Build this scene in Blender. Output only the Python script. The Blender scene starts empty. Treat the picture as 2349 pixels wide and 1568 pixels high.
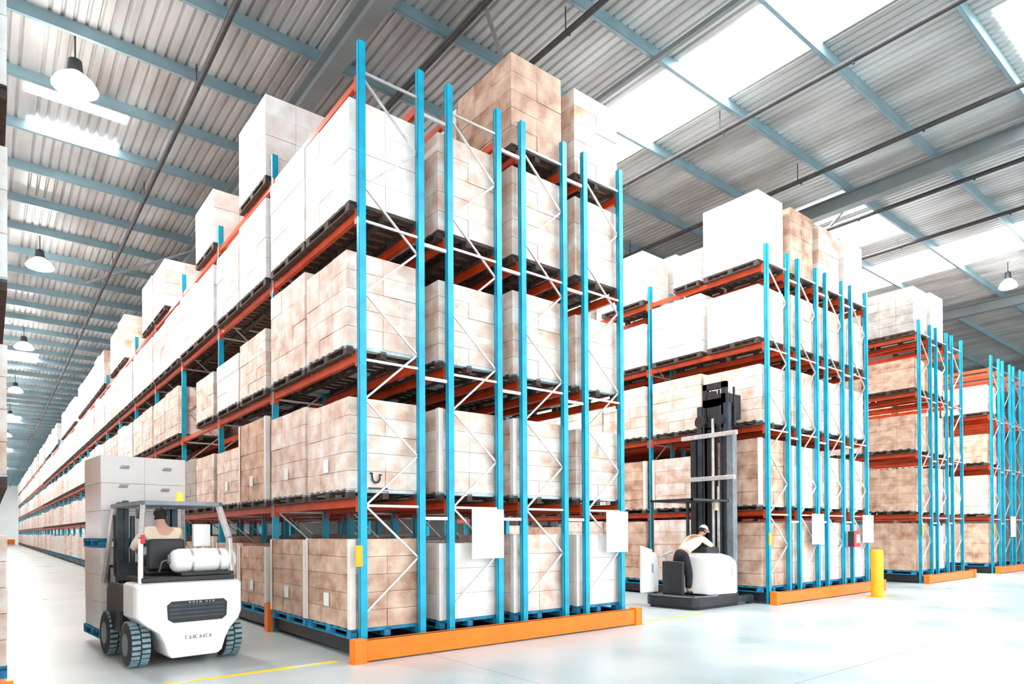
import bpy, bmesh, math, random
from mathutils import Vector, Matrix, Euler
random.seed(7)
SC = bpy.context.scene
COL = SC.collection

# ------------------------------------------------------------ camera
FPX, CYY, YAW, PIT, ROL, CH = 1507.6, 1208.44, math.radians(38.603), math.radians(.3606), math.radians(-.3085), 1.82
Fw = Vector((math.sin(YAW), math.cos(YAW), 0)); Rt = Vector((math.cos(YAW), -math.sin(YAW), 0)); Up = Vector((0, 0, 1))
Fw, Up = Fw*math.cos(PIT)+Up*math.sin(PIT), Up*math.cos(PIT)-Fw*math.sin(PIT)
Rt, Up = Rt*math.cos(ROL)+Up*math.sin(ROL), Up*math.cos(ROL)-Rt*math.sin(ROL)
cam = bpy.data.cameras.new('camera'); co = bpy.data.objects.new('camera', cam); COL.objects.link(co)
M = Matrix.Identity(4)
for i, v in enumerate((Rt, Up, -Fw)):
    for j in range(3): M[j][i] = v[j]
M.translation = (0, 0, CH)
co.matrix_world = M
cam.sensor_fit = 'HORIZONTAL'; cam.sensor_width = 36; cam.lens = FPX*36/2349
cam.shift_y = (CYY-784)/2349; cam.clip_end = 600; cam.clip_start = .05
SC.camera = co

# ------------------------------------------------------------ light
SC.view_settings.view_transform = 'Standard'; SC.view_settings.look = 'None'
SC.view_settings.gamma = 1; SC.view_settings.use_curve_mapping = False
SC.view_settings.exposure = 0.88
w = bpy.data.worlds.new('daylight'); SC.world = w; w.use_nodes = True
w.node_tree.nodes['Background'].inputs[0].default_value = (.93, .97, 1, 1)
w.node_tree.nodes['Background'].inputs[1].default_value = 1.6
SKY_E, LAMP_E = 10.5, 260.0

# ------------------------------------------------------------ materials
MATS = {}
def new_mat(name):
    m = bpy.data.materials.new(name); m.use_nodes = True; MATS[name] = m
    return m, m.node_tree.nodes, m.node_tree.links, m.node_tree.nodes['Principled BSDF']
def paint(name, col, rough=.45, metal=0.0, var=.12, scale=6, coat=0.0, bump=0.0):
    m, N, L, B = new_mat(name)
    tc = N.new('ShaderNodeTexCoord'); no = N.new('ShaderNodeTexNoise'); no.inputs['Scale'].default_value = scale
    no.inputs['Detail'].default_value = 5
    L.new(tc.outputs['Object'], no.inputs['Vector'])
    cr = N.new('ShaderNodeValToRGB')
    cr.color_ramp.elements[0].position = .35; cr.color_ramp.elements[1].position = .7
    cr.color_ramp.elements[0].color = (*[c*(1-var) for c in col], 1); cr.color_ramp.elements[1].color = (*[min(1, c*(1+var)) for c in col], 1)
    L.new(no.outputs['Fac'], cr.inputs['Fac']); L.new(cr.outputs['Color'], B.inputs['Base Color'])
    B.inputs['Roughness'].default_value = rough; B.inputs['Metallic'].default_value = metal
    B.inputs['Coat Weight'].default_value = coat
    if bump:
        bp = N.new('ShaderNodeBump'); bp.inputs['Strength'].default_value = bump; bp.inputs['Distance'].default_value = .01
        L.new(no.outputs['Fac'], bp.inputs['Height']); L.new(bp.outputs['Normal'], B.inputs['Normal'])
    return m
def emit(name, col, s):
    m, N, L, B = new_mat(name)
    B.inputs['Base Color'].default_value = (*col, 1); B.inputs['Emission Color'].default_value = (*col, 1)
    B.inputs['Emission Strength'].default_value = s
    return m
def carton(name, a, b, tape=(.8, .66, .5), coat=.25):
    """cardboard cartons: every carton its own shade, mottled, with tape and print bands, under glossy film"""
    m, N, L, B = new_mat(name)
    g = N.new('ShaderNodeNewGeometry'); oi = N.new('ShaderNodeObjectInfo'); tc = N.new('ShaderNodeTexCoord')
    ad = N.new('ShaderNodeMath'); ad.operation = 'ADD'
    L.new(g.outputs['Random Per Island'], ad.inputs[0]); L.new(oi.outputs['Random'], ad.inputs[1])
    fr = N.new('ShaderNodeMath'); fr.operation = 'FRACT'; L.new(ad.outputs[0], fr.inputs[0])
    no = N.new('ShaderNodeTexNoise'); no.inputs['Scale'].default_value = 3.2; no.inputs['Detail'].default_value = 6
    mp = N.new('ShaderNodeMapping'); mp.inputs['Scale'].default_value = (1, 1, 1.7)
    L.new(tc.outputs['Object'], mp.inputs['Vector']); 
    va = N.new('ShaderNodeVectorMath'); va.operation = 'ADD'; L.new(mp.outputs['Vector'], va.inputs[0]); L.new(oi.outputs['Location'], va.inputs[1])
    L.new(va.outputs[0], no.inputs['Vector'])
    mul = N.new('ShaderNodeMath'); mul.operation = 'MULTIPLY'; mul.inputs[1].default_value = .28; L.new(fr.outputs[0], mul.inputs[0])
    ma = N.new('ShaderNodeMath'); ma.operation = 'MULTIPLY_ADD'; ma.inputs[1].default_value = 2.0; ma.inputs[2].default_value = -.6
    L.new(no.outputs['Fac'], ma.inputs[0])
    s = N.new('ShaderNodeMath'); s.operation = 'ADD'; s.use_clamp = True; L.new(mul.outputs[0], s.inputs[0]); L.new(ma.outputs[0], s.inputs[1])
    mx = N.new('ShaderNodeMix'); mx.data_type = 'RGBA'; mx.inputs[6].default_value = (*a, 1); mx.inputs[7].default_value = (*b, 1)
    L.new(s.outputs[0], mx.inputs[0])
    # printed specks
    n2 = N.new('ShaderNodeTexNoise'); n2.inputs['Scale'].default_value = 11; n2.inputs['Detail'].default_value = 2
    L.new(va.outputs[0], n2.inputs['Vector'])
    gt = N.new('ShaderNodeMapRange'); gt.inputs[1].default_value = .62; gt.inputs[2].default_value = .72; gt.inputs[4].default_value = .22
    L.new(n2.outputs['Fac'], gt.inputs[0])
    m2 = N.new('ShaderNodeMix'); m2.data_type = 'RGBA'; m2.inputs[7].default_value = (*[c*.55 for c in a], 1)
    L.new(gt.outputs[0], m2.inputs[0]); L.new(mx.outputs[2], m2.inputs[6])
    L.new(m2.outputs[2], B.inputs['Base Color'])
    B.inputs['Roughness'].default_value = .6; B.inputs['Coat Weight'].default_value = coat; B.inputs['Coat Roughness'].default_value = .22
    return m
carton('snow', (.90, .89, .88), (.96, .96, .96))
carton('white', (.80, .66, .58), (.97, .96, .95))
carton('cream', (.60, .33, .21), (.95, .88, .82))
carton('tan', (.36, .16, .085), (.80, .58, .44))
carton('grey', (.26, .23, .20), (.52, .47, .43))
MATS['gap'] = paint('gap', (.30, .17, .10), .9)
paint('blue_post', (.0, .36, .54), .35, .1, .22, 2.5)
paint('beam', (.60, .055, .008), .4, .0, .2, 3)
paint('guard', (.92, .19, .002), .4, 0, .08, 3)
paint('yellow', (1.0, .44, .005), .4, 0, .08, 3)
paint('galv', (.62, .60, .58), .35, .5, .15, 8)
paint('black', (.018, .018, .022), .45, 0, .3, 5)
paint('rubber', (.035, .038, .04), .75, 0, .3, 12, bump=.3)
paint('tread', (.22, .34, .38), .6, 0, .2, 12, bump=.3)
paint('dark_steel', (.05, .07, .085), .4, .4, .3, 5)
paint('mid_steel', (.22, .25, .28), .4, .3, .2, 5)
paint('white_paint', (.90, .90, .88), .3, 0, .02, 3, coat=.3)
paint('white_sheet', (.92, .92, .92), .5, 0, .01)
paint('protector', (.88, .80, .74), .6, 0, .06)
paint('wood_pallet', (.07, .045, .035), .8, 0, .35, 9, bump=.2)
paint('blue_pallet', (.015, .24, .44), .7, 0, .35, 9, bump=.2)
paint('pale_pallet', (.55, .66, .68), .7, 0, .2, 9, bump=.2)
paint('purlin', (.22, .33, .37), .4, .3, .12, 1.5)
paint('rafter', (.20, .22, .225), .5, .2, .1, 1.5)
paint('pipe', (.035, .03, .03), .6, 0, .3, 4)
paint('wall', (.62, .60, .57), .8, 0, .06, .3)
paint('red', (.75, .01, .01), .35, 0, .1)
paint('skin', (.50, .25, .15), .5, 0, .05)
paint('skin_pale', (.72, .42, .30), .5, 0, .05)
paint('shirt', (.86, .74, .56), .85, 0, .06, 8, bump=.2)
paint('trousers', (.012, .012, .018), .85, 0, .3, 8, bump=.2)
paint('hair', (.015, .012, .01), .7, 0, .3, 30)
paint('cap', (.82, .84, .88), .6, 0, .05)
paint('print_ink', (.03, .03, .035), .6)
paint('grey_ink', (.32, .33, .34), .6)
emit('skylight', (.93, .98, 1.0), SKY_E)
emit('lamp', (1.0, .98, .93), LAMP_E)
emit('lamp_glass', (1.0, .98, .93), 14)
emit('beacon', (1.0, .42, .05), .6)
paint('beacon_pale', (.90, .66, .42), .3)

def sheet_mat():
    m, N, L, B = new_mat('roof_sheet')
    tc = N.new('ShaderNodeTexCoord'); mp = N.new('ShaderNodeMapping'); mp.inputs['Scale'].default_value = (1.2, .25, 1)
    no = N.new('ShaderNodeTexNoise'); no.inputs['Scale'].default_value = 1.1; no.inputs['Detail'].default_value = 6
    L.new(tc.outputs['Object'], mp.inputs[0]); L.new(mp.outputs[0], no.inputs['Vector'])
    cr = N.new('ShaderNodeValToRGB'); cr.color_ramp.elements[0].position = .3; cr.color_ramp.elements[1].position = .72
    cr.color_ramp.elements[0].color = (.28, .27, .255, 1); cr.color_ramp.elements[1].color = (.60, .61, .61, 1)
    L.new(no.outputs['Fac'], cr.inputs[0]); L.new(cr.outputs[0], B.inputs['Base Color'])
    B.inputs['Roughness'].default_value = .38; B.inputs['Metallic'].default_value = .2
sheet_mat()
def floor_mat():
    m, N, L, B = new_mat('floor')
    tc = N.new('ShaderNodeTexCoord'); no = N.new('ShaderNodeTexNoise'); no.inputs['Scale'].default_value = .55; no.inputs['Detail'].default_value = 4
    L.new(tc.outputs['Object'], no.inputs['Vector'])
    cr = N.new('ShaderNodeValToRGB'); cr.color_ramp.elements[0].position = .25; cr.color_ramp.elements[1].position = .62
    cr.color_ramp.elements[0].color = (.33, .42, .435, 1); cr.color_ramp.elements[1].color = (.54, .56, .555, 1)
    L.new(no.outputs['Fac'], cr.inputs[0])
    sx = N.new('ShaderNodeSeparateXYZ'); L.new(tc.outputs['Object'], sx.inputs[0])
    def line(sock, pos, pitch, wd):
        a = N.new('ShaderNodeMath'); a.operation = 'SUBTRACT'; a.inputs[1].default_value = pos-pitch*50-pitch/2; L.new(sock, a.inputs[0])
        b = N.new('ShaderNodeMath'); b.operation = 'MODULO'; b.inputs[1].default_value = pitch; L.new(a.outputs[0], b.inputs[0])
        c = N.new('ShaderNodeMath'); c.operation = 'SUBTRACT'; c.inputs[1].default_value = pitch/2; L.new(b.outputs[0], c.inputs[0])
        d = N.new('ShaderNodeMath'); d.operation = 'ABSOLUTE'; L.new(c.outputs[0], d.inputs[0])
        e = N.new('ShaderNodeMath'); e.operation = 'LESS_THAN'; e.inputs[1].default_value = wd; L.new(d.outputs[0], e.inputs[0])
        return e.outputs[0]
    l1 = line(sx.outputs[0], 5.15, 12.6, .008); l2 = line(sx.outputs[1], 4.0, 11.8, .009)
    mx = N.new('ShaderNodeMath'); mx.operation = 'MAXIMUM'; L.new(l1, mx.inputs[0]); L.new(l2, mx.inputs[1])
    mm = N.new('ShaderNodeMix'); mm.data_type = 'RGBA'; mm.inputs[7].default_value = (.22, .22, .21, 1)
    L.new(mx.outputs[0], mm.inputs[0]); L.new(cr.outputs[0], mm.inputs[6]); L.new(mm.outputs[2], B.inputs['Base Color'])
    B.inputs['Roughness'].default_value = .3
    r = N.new('ShaderNodeMapRange'); r.inputs[3].default_value = .2; r.inputs[4].default_value = .42
    L.new(no.outputs['Fac'], r.inputs[0]); L.new(r.outputs[0], B.inputs['Roughness'])
floor_mat()
def marking_mat():
    m, N, L, B = new_mat('floor_paint')
    tc = N.new('ShaderNodeTexCoord'); no = N.new('ShaderNodeTexNoise'); no.inputs['Scale'].default_value = 3; no.inputs['Detail'].default_value = 8
    L.new(tc.outputs['Object'], no.inputs['Vector'])
    cr = N.new('ShaderNodeValToRGB'); cr.color_ramp.elements[0].position = .36; cr.color_ramp.elements[1].position = .46
    cr.color_ramp.elements[0].color = (.72, .70, .45, 1); cr.color_ramp.elements[1].color = (1.0, .62, .01, 1)
    L.new(no.outputs['Fac'], cr.inputs[0]); L.new(cr.outputs[0], B.inputs['Base Color']); B.inputs['Roughness'].default_value = .4
marking_mat()

# ------------------------------------------------------------ mesh helpers
class MB:
    def __init__(s): s.v = []; s.f = []; s.mi = []; s.m = 0
    def mat(s, i): s.m = i; return s
    def box(s, x0, x1, y0, y1, z0, z1, M=None):
        n = len(s.v)
        P = [(x0,y0,z0),(x1,y0,z0),(x1,y1,z0),(x0,y1,z0),(x0,y0,z1),(x1,y0,z1),(x1,y1,z1),(x0,y1,z1)]
        s.v += [tuple(M @ Vector(p)) for p in P] if M else P
        for f in ((0,3,2,1),(4,5,6,7),(0,1,5,4),(1,2,6,5),(2,3,7,6),(3,0,4,7)):
            s.f.append([n+i for i in f]); s.mi.append(s.m)
        return s
    def bar(s, a, b, w, h=None):
        """rectangular bar from point a to point b"""
        a = Vector(a); b = Vector(b); h = h or w; d = b-a; L = d.length
        q = d.to_track_quat('Z', 'Y').to_matrix().to_4x4(); q.translation = a
        return s.box(-w/2, w/2, -h/2, h/2, 0, L, q)
    def prism(s, pts, a0, a1, axis='y'):
        """polygon pts (2D) extruded along axis"""
        n = len(s.v); k = len(pts)
        for a in (a0, a1):
            for p, q in pts:
                s.v.append({'y': (p, a, q), 'x': (a, p, q), 'z': (p, q, a)}[axis])
        s.f.append([n+i for i in range(k)][::-1]); s.f.append([n+k+i for i in range(k)]); s.mi += [s.m, s.m]
        for i in range(k):
            j = (i+1) % k; s.f.append([n+i, n+j, n+k+j, n+k+i]); s.mi.append(s.m)
        return s
    def cyl(s, a, b, r0, r1=None, n=20, rings=None):
        a = Vector(a); b = Vector(b); r1 = r0 if r1 is None else r1; d = b-a; L = d.length
        q = d.to_track_quat('Z', 'Y').to_matrix().to_4x4(); q.translation = a
        prof = rings or [(0, r0), (1, r1)]
        st = len(s.v)
        for t, r in prof:
            for i in range(n):
                an = 2*math.pi*i/n; s.v.append(tuple(q @ Vector((r*math.cos(an), r*math.sin(an), t*L))))
        for k in range(len(prof)-1):
            for i in range(n):
                j = (i+1) % n; s.f.append([st+k*n+i, st+k*n+j, st+(k+1)*n+j, st+(k+1)*n+i]); s.mi.append(s.m)
        s.f.append([st+i for i in range(n)][::-1]); e = st+(len(prof)-1)*n; s.f.append([e+i for i in range(n)]); s.mi += [s.m, s.m]
        return s
    def tube(s, pts, r, n=8):
        for a, b in zip(pts, pts[1:]): s.cyl(a, b, r, r, n)
        return s
    def mesh(s, name, mats):
        me = bpy.data.meshes.new(name); me.from_pydata(s.v, [], s.f)
        for m in (mats if isinstance(mats, (list, tuple)) else [mats]): me.materials.append(MATS[m])
        if any(s.mi): me.polygons.foreach_set('material_index', s.mi)
        b = bmesh.new(); b.from_mesh(me); bmesh.ops.recalc_face_normals(b, faces=b.faces); b.to_mesh(me); b.free()
        me.update(); return me
def add(name, me, parent=None, loc=(0,0,0), rz=0, scale=None, label=None, kind=None):
    o = bpy.data.objects.new(name, me); COL.objects.link(o); o.location = loc; o.rotation_euler = (0,0,rz)
    if scale: o.scale = scale
    if parent: o.parent = parent
    if label: o['label'] = label
    if kind: o['kind'] = kind
    return o
def part(name, mb, mats, parent=None, loc=(0,0,0), bevel=0, smooth=False, **k):
    o = add(name, mb.mesh(name, mats), parent, loc, **k)
    if bevel:
        b = o.modifiers.new('bevel', 'BEVEL'); b.width = bevel; b.segments = 3; b.limit_method = 'ANGLE'; b.angle_limit = .6
    if smooth:
        for p in o.data.polygons: p.use_smooth = True
        if not bevel:
            o.data.set_sharp_from_angle(angle=.7)
    return o
def tag(o, label, cat, group=None):
    o['label'] = label; o['category'] = cat
    if group: o['group'] = group
    return o
def thing(name, label, cat, loc=(0,0,0), rz=0, group=None):
    return tag(add(name, None, None, loc, rz), label, cat, group)
ORD = ('first second third fourth fifth sixth seventh eighth ninth tenth eleventh twelfth thirteenth fourteenth fifteenth '
       'sixteenth seventeenth eighteenth nineteenth twentieth').split() + ['twenty-'+x for x in 'first second third fourth fifth sixth seventh eighth ninth'.split()] + ['thirtieth'] + ['thirty-'+x for x in 'first second third fourth fifth sixth seventh'.split()]

# ------------------------------------------------------------ floor, walls, ceiling
Y0, BAY, D, PITCH, H = 8.70, 3.63, .972, 1.5006, 8.87
YEND = 138.0
fl = part('floor', MB().box(-8, 92, -14, 170, -.2, 0), 'floor', kind='structure')
part('wall_far', MB().box(-8, 92, 170, 170.3, 0, 12.2), 'wall', kind='structure')
part('wall_right', MB().box(92, 92.3, -14, 170, 0, 12.2), 'wall', kind='structure')

ZP, ZS = 11.6, 11.85
# skylight strips and panels: x0, x1, y0, y1
SKYL = [(11.6, 13.35, -14, 170), (26.5, 28.9, -14, 170),
        (.7, 2.6, 17.75, 18.35), (.8, 2.6, 19.5, 20.1), (.4, 2.2, 44.2, 47.4), (.4, 2.2, 70, 73), (.4, 2.2, 96, 99), (.4, 2.2, 122, 125),  # three farthest aisle panels are added to light the deep aisle
        (15.2, 19.3, 1.8, 4.0), (21.75, 24.1, 8.75, 10.5), (19.9, 21.3, 8.9, 10.5)]
def roof():
    xs = sorted({-6., 92.} | {r[0] for r in SKYL} | {r[1] for r in SKYL})
    mb = MB()
    for a, b in zip(xs, xs[1:]):
        holes = sorted((r[2], r[3]) for r in SKYL if r[0] <= a+1e-6 and r[1] >= b-1e-6)
        y = -14.; segs = []
        for h0, h1 in holes:
            if h0 > y: segs.append((y, h0))
            y = max(y, h1)
        if y < 170: segs.append((y, 170.))
        for s0, s1 in segs:
            # trapezoid ribs running along the aisle
            x = a; prof = [(a, 0.)]
            while x < b-1e-6:
                for dx, dz in ((.09, 0), (.115, .045), (.165, .045), (.19, 0)):
                    if x+dx < b-1e-4: prof.append((x+dx, dz))
                x += .2
            prof.append((b, 0.))
            n = len(mb.v)
            for px, pz in prof: mb.v += [(px, s0, ZS+pz), (px, s1, ZS+pz)]
            for i in range(len(prof)-1):
                mb.f.append([n+2*i, n+2*i+1, n+2*i+3, n+2*i+2]); mb.mi.append(0)
    me = bpy.data.meshes.new('ceiling'); me.from_pydata(mb.v, [], mb.f); me.materials.append(MATS['roof_sheet']); me.update()
    # outer skin gives the roof its thickness
    o = add('ceiling', me, kind='structure')
    sm = o.modifiers.new('thickness', 'SOLIDIFY'); sm.thickness = .02; sm.offset = 1
    return o
ceil = roof()
for i, (a, b, c, d) in enumerate(SKYL):
    wnd = part('window_%d' % (i+1), MB().box(a-.04, b+.04, c-.04, d+.04, ZS-.035, ZS-.012), 'skylight', kind='structure')
# purlins: C-sections across the hall
def purlin_mesh(x0, x1):
    mb = MB(); L = x1-x0
    mb.box(0, L, -.004, .004, 0, .25).box(0, L, -.004, .08, 0, .008).box(0, L, -.004, .08, .242, .25).box(0, L, .074, .08, 0, .03)
    return mb.mesh('purlin', 'purlin')
pm = purlin_mesh(-6, 92)
k = 0; y = 13.1-2.2*12
while y < 168:
    add('purlin', pm, ceil, (-6, y, ZP)); y += 2.2; k += 1
# rafters: deep I-beams along the hall
for x in (5.5, 19.6, 33.7, 47.8, 61.9):
    mb = MB().box(-.16, .16, -14, 170, 0, .02).box(-.16, .16, -14, 170, .40, .42).box(-.008, .008, -14, 170, .02, .40)
    part('rafter', mb, 'rafter', ceil, (x, 0, ZP-.42+.0))
# second line of thin roof ties beside the rafters, seen between the purlins
for x in (7.15, 10.8):
    part('roof_tie', MB().box(-.05, .05, -14, 170, 0, .1), 'rafter', ceil, (x, 0, ZP-.1))
# diagonal wind braces under the roof
for (a, b) in (((5.7, 8.5), (8.4, 10.7)), ((5.7, 24), (3.0, 30)), ((19.6, 8.5), (24, 13))):
    part('wind_brace', MB().bar((a[0], a[1], ZP-.1), (b[0], b[1], ZP-.1), .07), 'rafter', ceil)
for x, where in ((3.6, 'above the left aisle'), (7.22, 'above the nearest rack, left of the big skylight'), (8.9, 'above the inner rows of the nearest rack'),
                 (14.1, 'just right of the big skylight'), (17.85, 'above the second rack, left of the wide beam'),
                 (21.45, 'right of the wide grey beam'), (24.7, 'beside the right-hand skylight')):
    mb = MB().cyl((0, -14, 0), (0, 168, 0), .058, n=10)
    hp = mb
    for yy in range(-10, 168, 6): hp.cyl((0, yy+1.1, .04), (0, yy+1.1, .51), .012, n=6)
    for yy in range(-9, 80, 3): hp.cyl((0, yy, -.09), (0, yy, -.03), .03, .012, n=6)
    o = part('sprinkler_pipe', mb, 'pipe', None, (x*.971, 0, ZP-.28), smooth=True)
    tag(o, 'thin dark pipe under the roof running %s' % where, 'pipe', 'dark pipes under the roof')

# ------------------------------------------------------------ high-bay lamps
def lamp_parts():
    b = MB().cyl((0,0,.28), (0,0,.55), .11, .09, 16).cyl((0,0,.55), (0,0,.60), .03, n=8)
    r = MB().cyl((0,0,0), (0,0,.3), .30, n=24, rings=[(0,.30),(.05,.30),(.5,.24),(1,.10)])
    l = MB().cyl((0,0,-.03), (0,0,-.005), .27, n=24)
    rod = MB().cyl((0,0,.58), (0,0,1.05), .012, n=6)
    return [('housing', b.mesh('housing', 'black')), ('reflector', r.mesh('reflector', 'lamp_glass')), ('lens', l.mesh('lens', 'lamp')), ('hanger_rod', rod.mesh('hanger_rod', 'pipe'))]
LP = lamp_parts()
LY = [15.7, 27.0, 39.3, 51.6, 63.6, 75.6, 87.6, 99.6, 111.6, 123.6]
for i, yy in enumerate(LY):
    t = thing('high_bay_lamp', 'glowing high bay lamp over the left aisle, %s from the camera' % (ORD[i] if i else 'nearest one'), 'lamp', (1.38, yy, 10.75), 0, 'high bay lamps over the left aisle')
    for n, me in LP: add(n, me, t)
    t.scale = (1.35, 1.35, 1.0)
t = thing('high_bay_lamp', 'glowing high bay lamp at the right edge under the second skylight strip', 'lamp', (30.0, 7.6, 10.9))
for n, me in LP: add(n, me, t)

# ------------------------------------------------------------ pallet loads
LX, LYW = 1.17, 1.64            # footprint of a load
def carton_mesh(mat, nl, h, ny=4, nx=3, seed=0, w=LX, d=LYW):
    """stack of cartons, h high, resting at z = 0; only cartons of the outer shell"""
    R = random.Random(seed); mb = MB()
    mb.mat(1).box(-w/2+.035, w/2-.035, -d/2+.035, d/2-.035, 0, h-.02)
    mb.mat(0); lh = h/nl
    for k in range(nl):
        a, b = (nx, ny) if k % 2 == 0 or ny < 3 else (nx-1 if nx > 2 else nx, ny)
        for i in range(a):
            for j in range(b):
                if 0 < i < a-1 and 0 < j < b-1 and k < nl-1: continue
                e = R.uniform(-.006, .008); g = .0022
                mb.box(-w/2+i*w/a+g+(e if i == 0 else 0), -w/2+(i+1)*w/a-g+(e if i == a-1 else 0),
                       -d/2+j*d/b+g+(e if j == 0 else 0), -d/2+(j+1)*d/b-g+(e if j == b-1 else 0), k*lh+.002, (k+1)*lh-.0025)
    return mb.mesh('cartons', [mat, 'gap'])
CM = {}
for mt in ('snow', 'white', 'cream', 'tan', 'grey'):
    CM[mt] = [carton_mesh(mt, nl, 1.0, ny, nx, seed=i) for i, (nl, ny, nx) in enumerate(((4, 3, 2), (3, 2, 2), (5, 3, 2), (3, 2, 2)))]
def pallet_mesh(mat, w=LX, d=LYW):
    mb = MB()
    for i in range(7):
        y = -d/2+i*(d-.12)/6; mb.mat(1 if 0 < i < 6 else 0).box(-w/2, w/2, y, y+.12, .118 if 0 < i < 6 else .09, .123).mat(0).box(-w/2, w/2, y, y+.12, .123, .14)
    mb.mat(1)
    for i in range(3):
        x = -w/2+i*(w-.1)/2
        mb.box(x, x+.1, -d/2, d/2, .098, .118).box(x, x+.1, -d/2, d/2, 0, .02)
        for j in range(3):
            y = -d/2+j*(d-.14)/2; mb.box(x, x+.1, y, y+.14, .02, .098)
    return mb.mesh('pallet', [mat, 'wood_pallet' if mat == 'pale_pallet' else mat])  # pale pallets: shade beneath painted in as dark blocks, skids and board undersides
PM = {k: pallet_mesh(k) for k in ('wood_pallet', 'blue_pallet', 'pale_pallet')}
def protector_mesh():
    out = []; w, d = LX, LYW
    for sx in (-1, 1):
        for sy in (-1, 1):
            mb = MB(); out.append(mb)
            mb.box(*sorted((sx*(w/2+.012), sx*(w/2+.018))), *sorted((sy*(d/2+.018), sy*(d/2-.07))), 0, 1)
            mb.box(*sorted((sx*(w/2+.018), sx*(w/2-.07))), *sorted((sy*(d/2+.012), sy*(d/2+.018))), 0, 1)
    return [m.mesh('edge_protector', 'protector') for m in out]
PRM = protector_mesh()
NAMEC = {'white': 'white', 'cream': 'cream', 'tan': 'tan', 'grey': 'grey'}
def load(x, y, z, h, mat, var, label, group, pal='wood_pallet', prot=False, sx=1, sy=1):
    t = thing('pallet_load', label, 'pallet load', (x, y, z), 0, group)
    add('pallet', PM[pal], t, scale=(sx, sy, 1))
    add('cartons', CM[mat][var], t, (0, 0, .141), scale=(sx, sy, h))
    if prot:
        for me in PRM: add('edge_protector', me, t, (0, 0, .141), scale=(sx, sy, h))
    return t

# ------------------------------------------------------------ racking
BT = [.28, 2.31, 4.41, 6.46, 8.38]           # bearing heights
LEVN = ['floor level', 'first shelf', 'second shelf', 'third shelf', 'top shelf']
def post_mesh():
    mb = MB()                                # open channel with lips, foot plate
    w, d = .105, .09
    mb.box(-w/2, w/2, -d/2, -d/2+.012, .01, H).box(-w/2, -w/2+.008, -d/2, d/2, .01, H).box(w/2-.008, w/2, -d/2, d/2, .01, H)
    mb.box(-w/2, -w/2+.03, d/2-.008, d/2, .01, H).box(w/2-.03, w/2, d/2-.008, d/2, .01, H)
    mb.box(-.056, .056, -.06, .06, 0, .012)
    return mb.mesh('post', 'blue_post')
POST = post_mesh()
def brace_mesh():
    mb = MB(); zs = [.66+i*.77 for i in range(11)]
    for i in range(len(zs)-1):
        b, a = (0.05, D-.05) if i % 2 else (D-.05, .05)
        mb.bar((a, .012, zs[i]), (b, .012, zs[i+1]), .028, .028)
    for z in (.25, 2.2, 4.3, 6.3, 8.44): mb.bar((.05, -.015, z), (D-.05, -.015, z), .022, .036)
    return mb.mesh('upright_frame', 'galv')
BRACE = brace_mesh()
def beam_mesh():
    L = BAY-.1; mb = MB()
    mb.box(-.025, .025, .05, .05+L, -.125, 0).box(-.04, -.024, .05, .05+L, -.125, -.03)
    for y in (.045, .05+L-.05): mb.box(-.056, .03, y, y+.055, -.2, .02)
    return mb.mesh('beam', 'beam')
BEAM = beam_mesh()
SPACER = MB().box(D+.053, PITCH-.058, -.02, .02, 0, .05).mesh('row_spacer', 'galv')
def base_mesh(n):
    mb = MB()
    for i in range(n):
        for x in (.02, D-.02): mb.box(x-.05, x+.05, i*BAY+.06, (i+1)*BAY-.06, .05, .279)
        mb.box(.08, D-.08, i*BAY+.04, i*BAY+.12, .05, .25)
    return mb
def rack(x0, nb, label, group, front_full=None, back=2, spacer=False):
    """one row of racking: nb bays from Y0 into the depth"""
    t = thing('pallet_rack', label, 'rack', (x0, Y0, 0), 0, group)
    for i in range(nb+1):
        f = add('upright_frame', BRACE, t, (0, i*BAY, 0))
        add('post', POST, f); add('post', POST, f, (D, 0, 0))
    ff = min(nb, front_full or nb)
    for i in range(ff):
        for z in BT[1:]: add('beam', BEAM, t, (0, i*BAY, z))
    for i in range(min(back, nb)):
        for z in BT[1:]: 
            b = add('beam', BEAM, t, (D, i*BAY+BAY, z), rz=math.pi)
    rest = MB()
    for i in range(nb):
        for z in BT[1:]:
            if i >= ff: rest.box(-.04, .025, i*BAY+.05, (i+1)*BAY-.05, z-.125, z)
            if i >= back and nb > 4: rest.box(D-.025, D+.025, i*BAY+.05, (i+1)*BAY-.05, z-.125, z)
    if rest.v: part('beam', rest, 'beam', t, kind='stuff')
    part('base_rail', base_mesh(nb), 'black', t)
    if spacer:
        for z in (2.0, 4.15, 6.2, 8.2): add('row_spacer', SPACER, t, (0, 0, z))
    return t
X1, X2, X3, X4, XL = 4.2026, 15.0133, 24.5127, 31.95, -.94
ROWN = ['aisle row', 'second row', 'third row', 'fourth row', 'fifth row']
RNAME = {X1: 'nearest rack', X2: 'second block', X3: 'third block', X4: 'rightmost block', XL: 'leftmost rack'}
for r in range(4):
    rack(X1+r*PITCH, 36 if r == 0 else 6, 'blue and orange pallet rack, %s of the nearest block%s' % (ROWN[r], ' running into the depth' if r == 0 else ''),
         'rows of the nearest rack block', 20, 5 if r == 0 else 2, r < 3)
for r in range(4):
    rack(X2+r*PITCH, 4 if r == 0 else 3, 'blue and orange pallet rack, %s of the second block, behind the reach truck' % ROWN[r] if r == 0 else
         'blue and orange pallet rack, %s of the second block from the left' % ROWN[r], 'rows of the second rack block', None, 4, r < 3)
for r in range(3):
    rack(X3+r*PITCH, 3 if r == 0 else 1, 'blue and orange pallet rack, %s of the third block, right of the bollard' % ROWN[r], 'rows of the third rack block', None, 3, r < 2)
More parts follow.
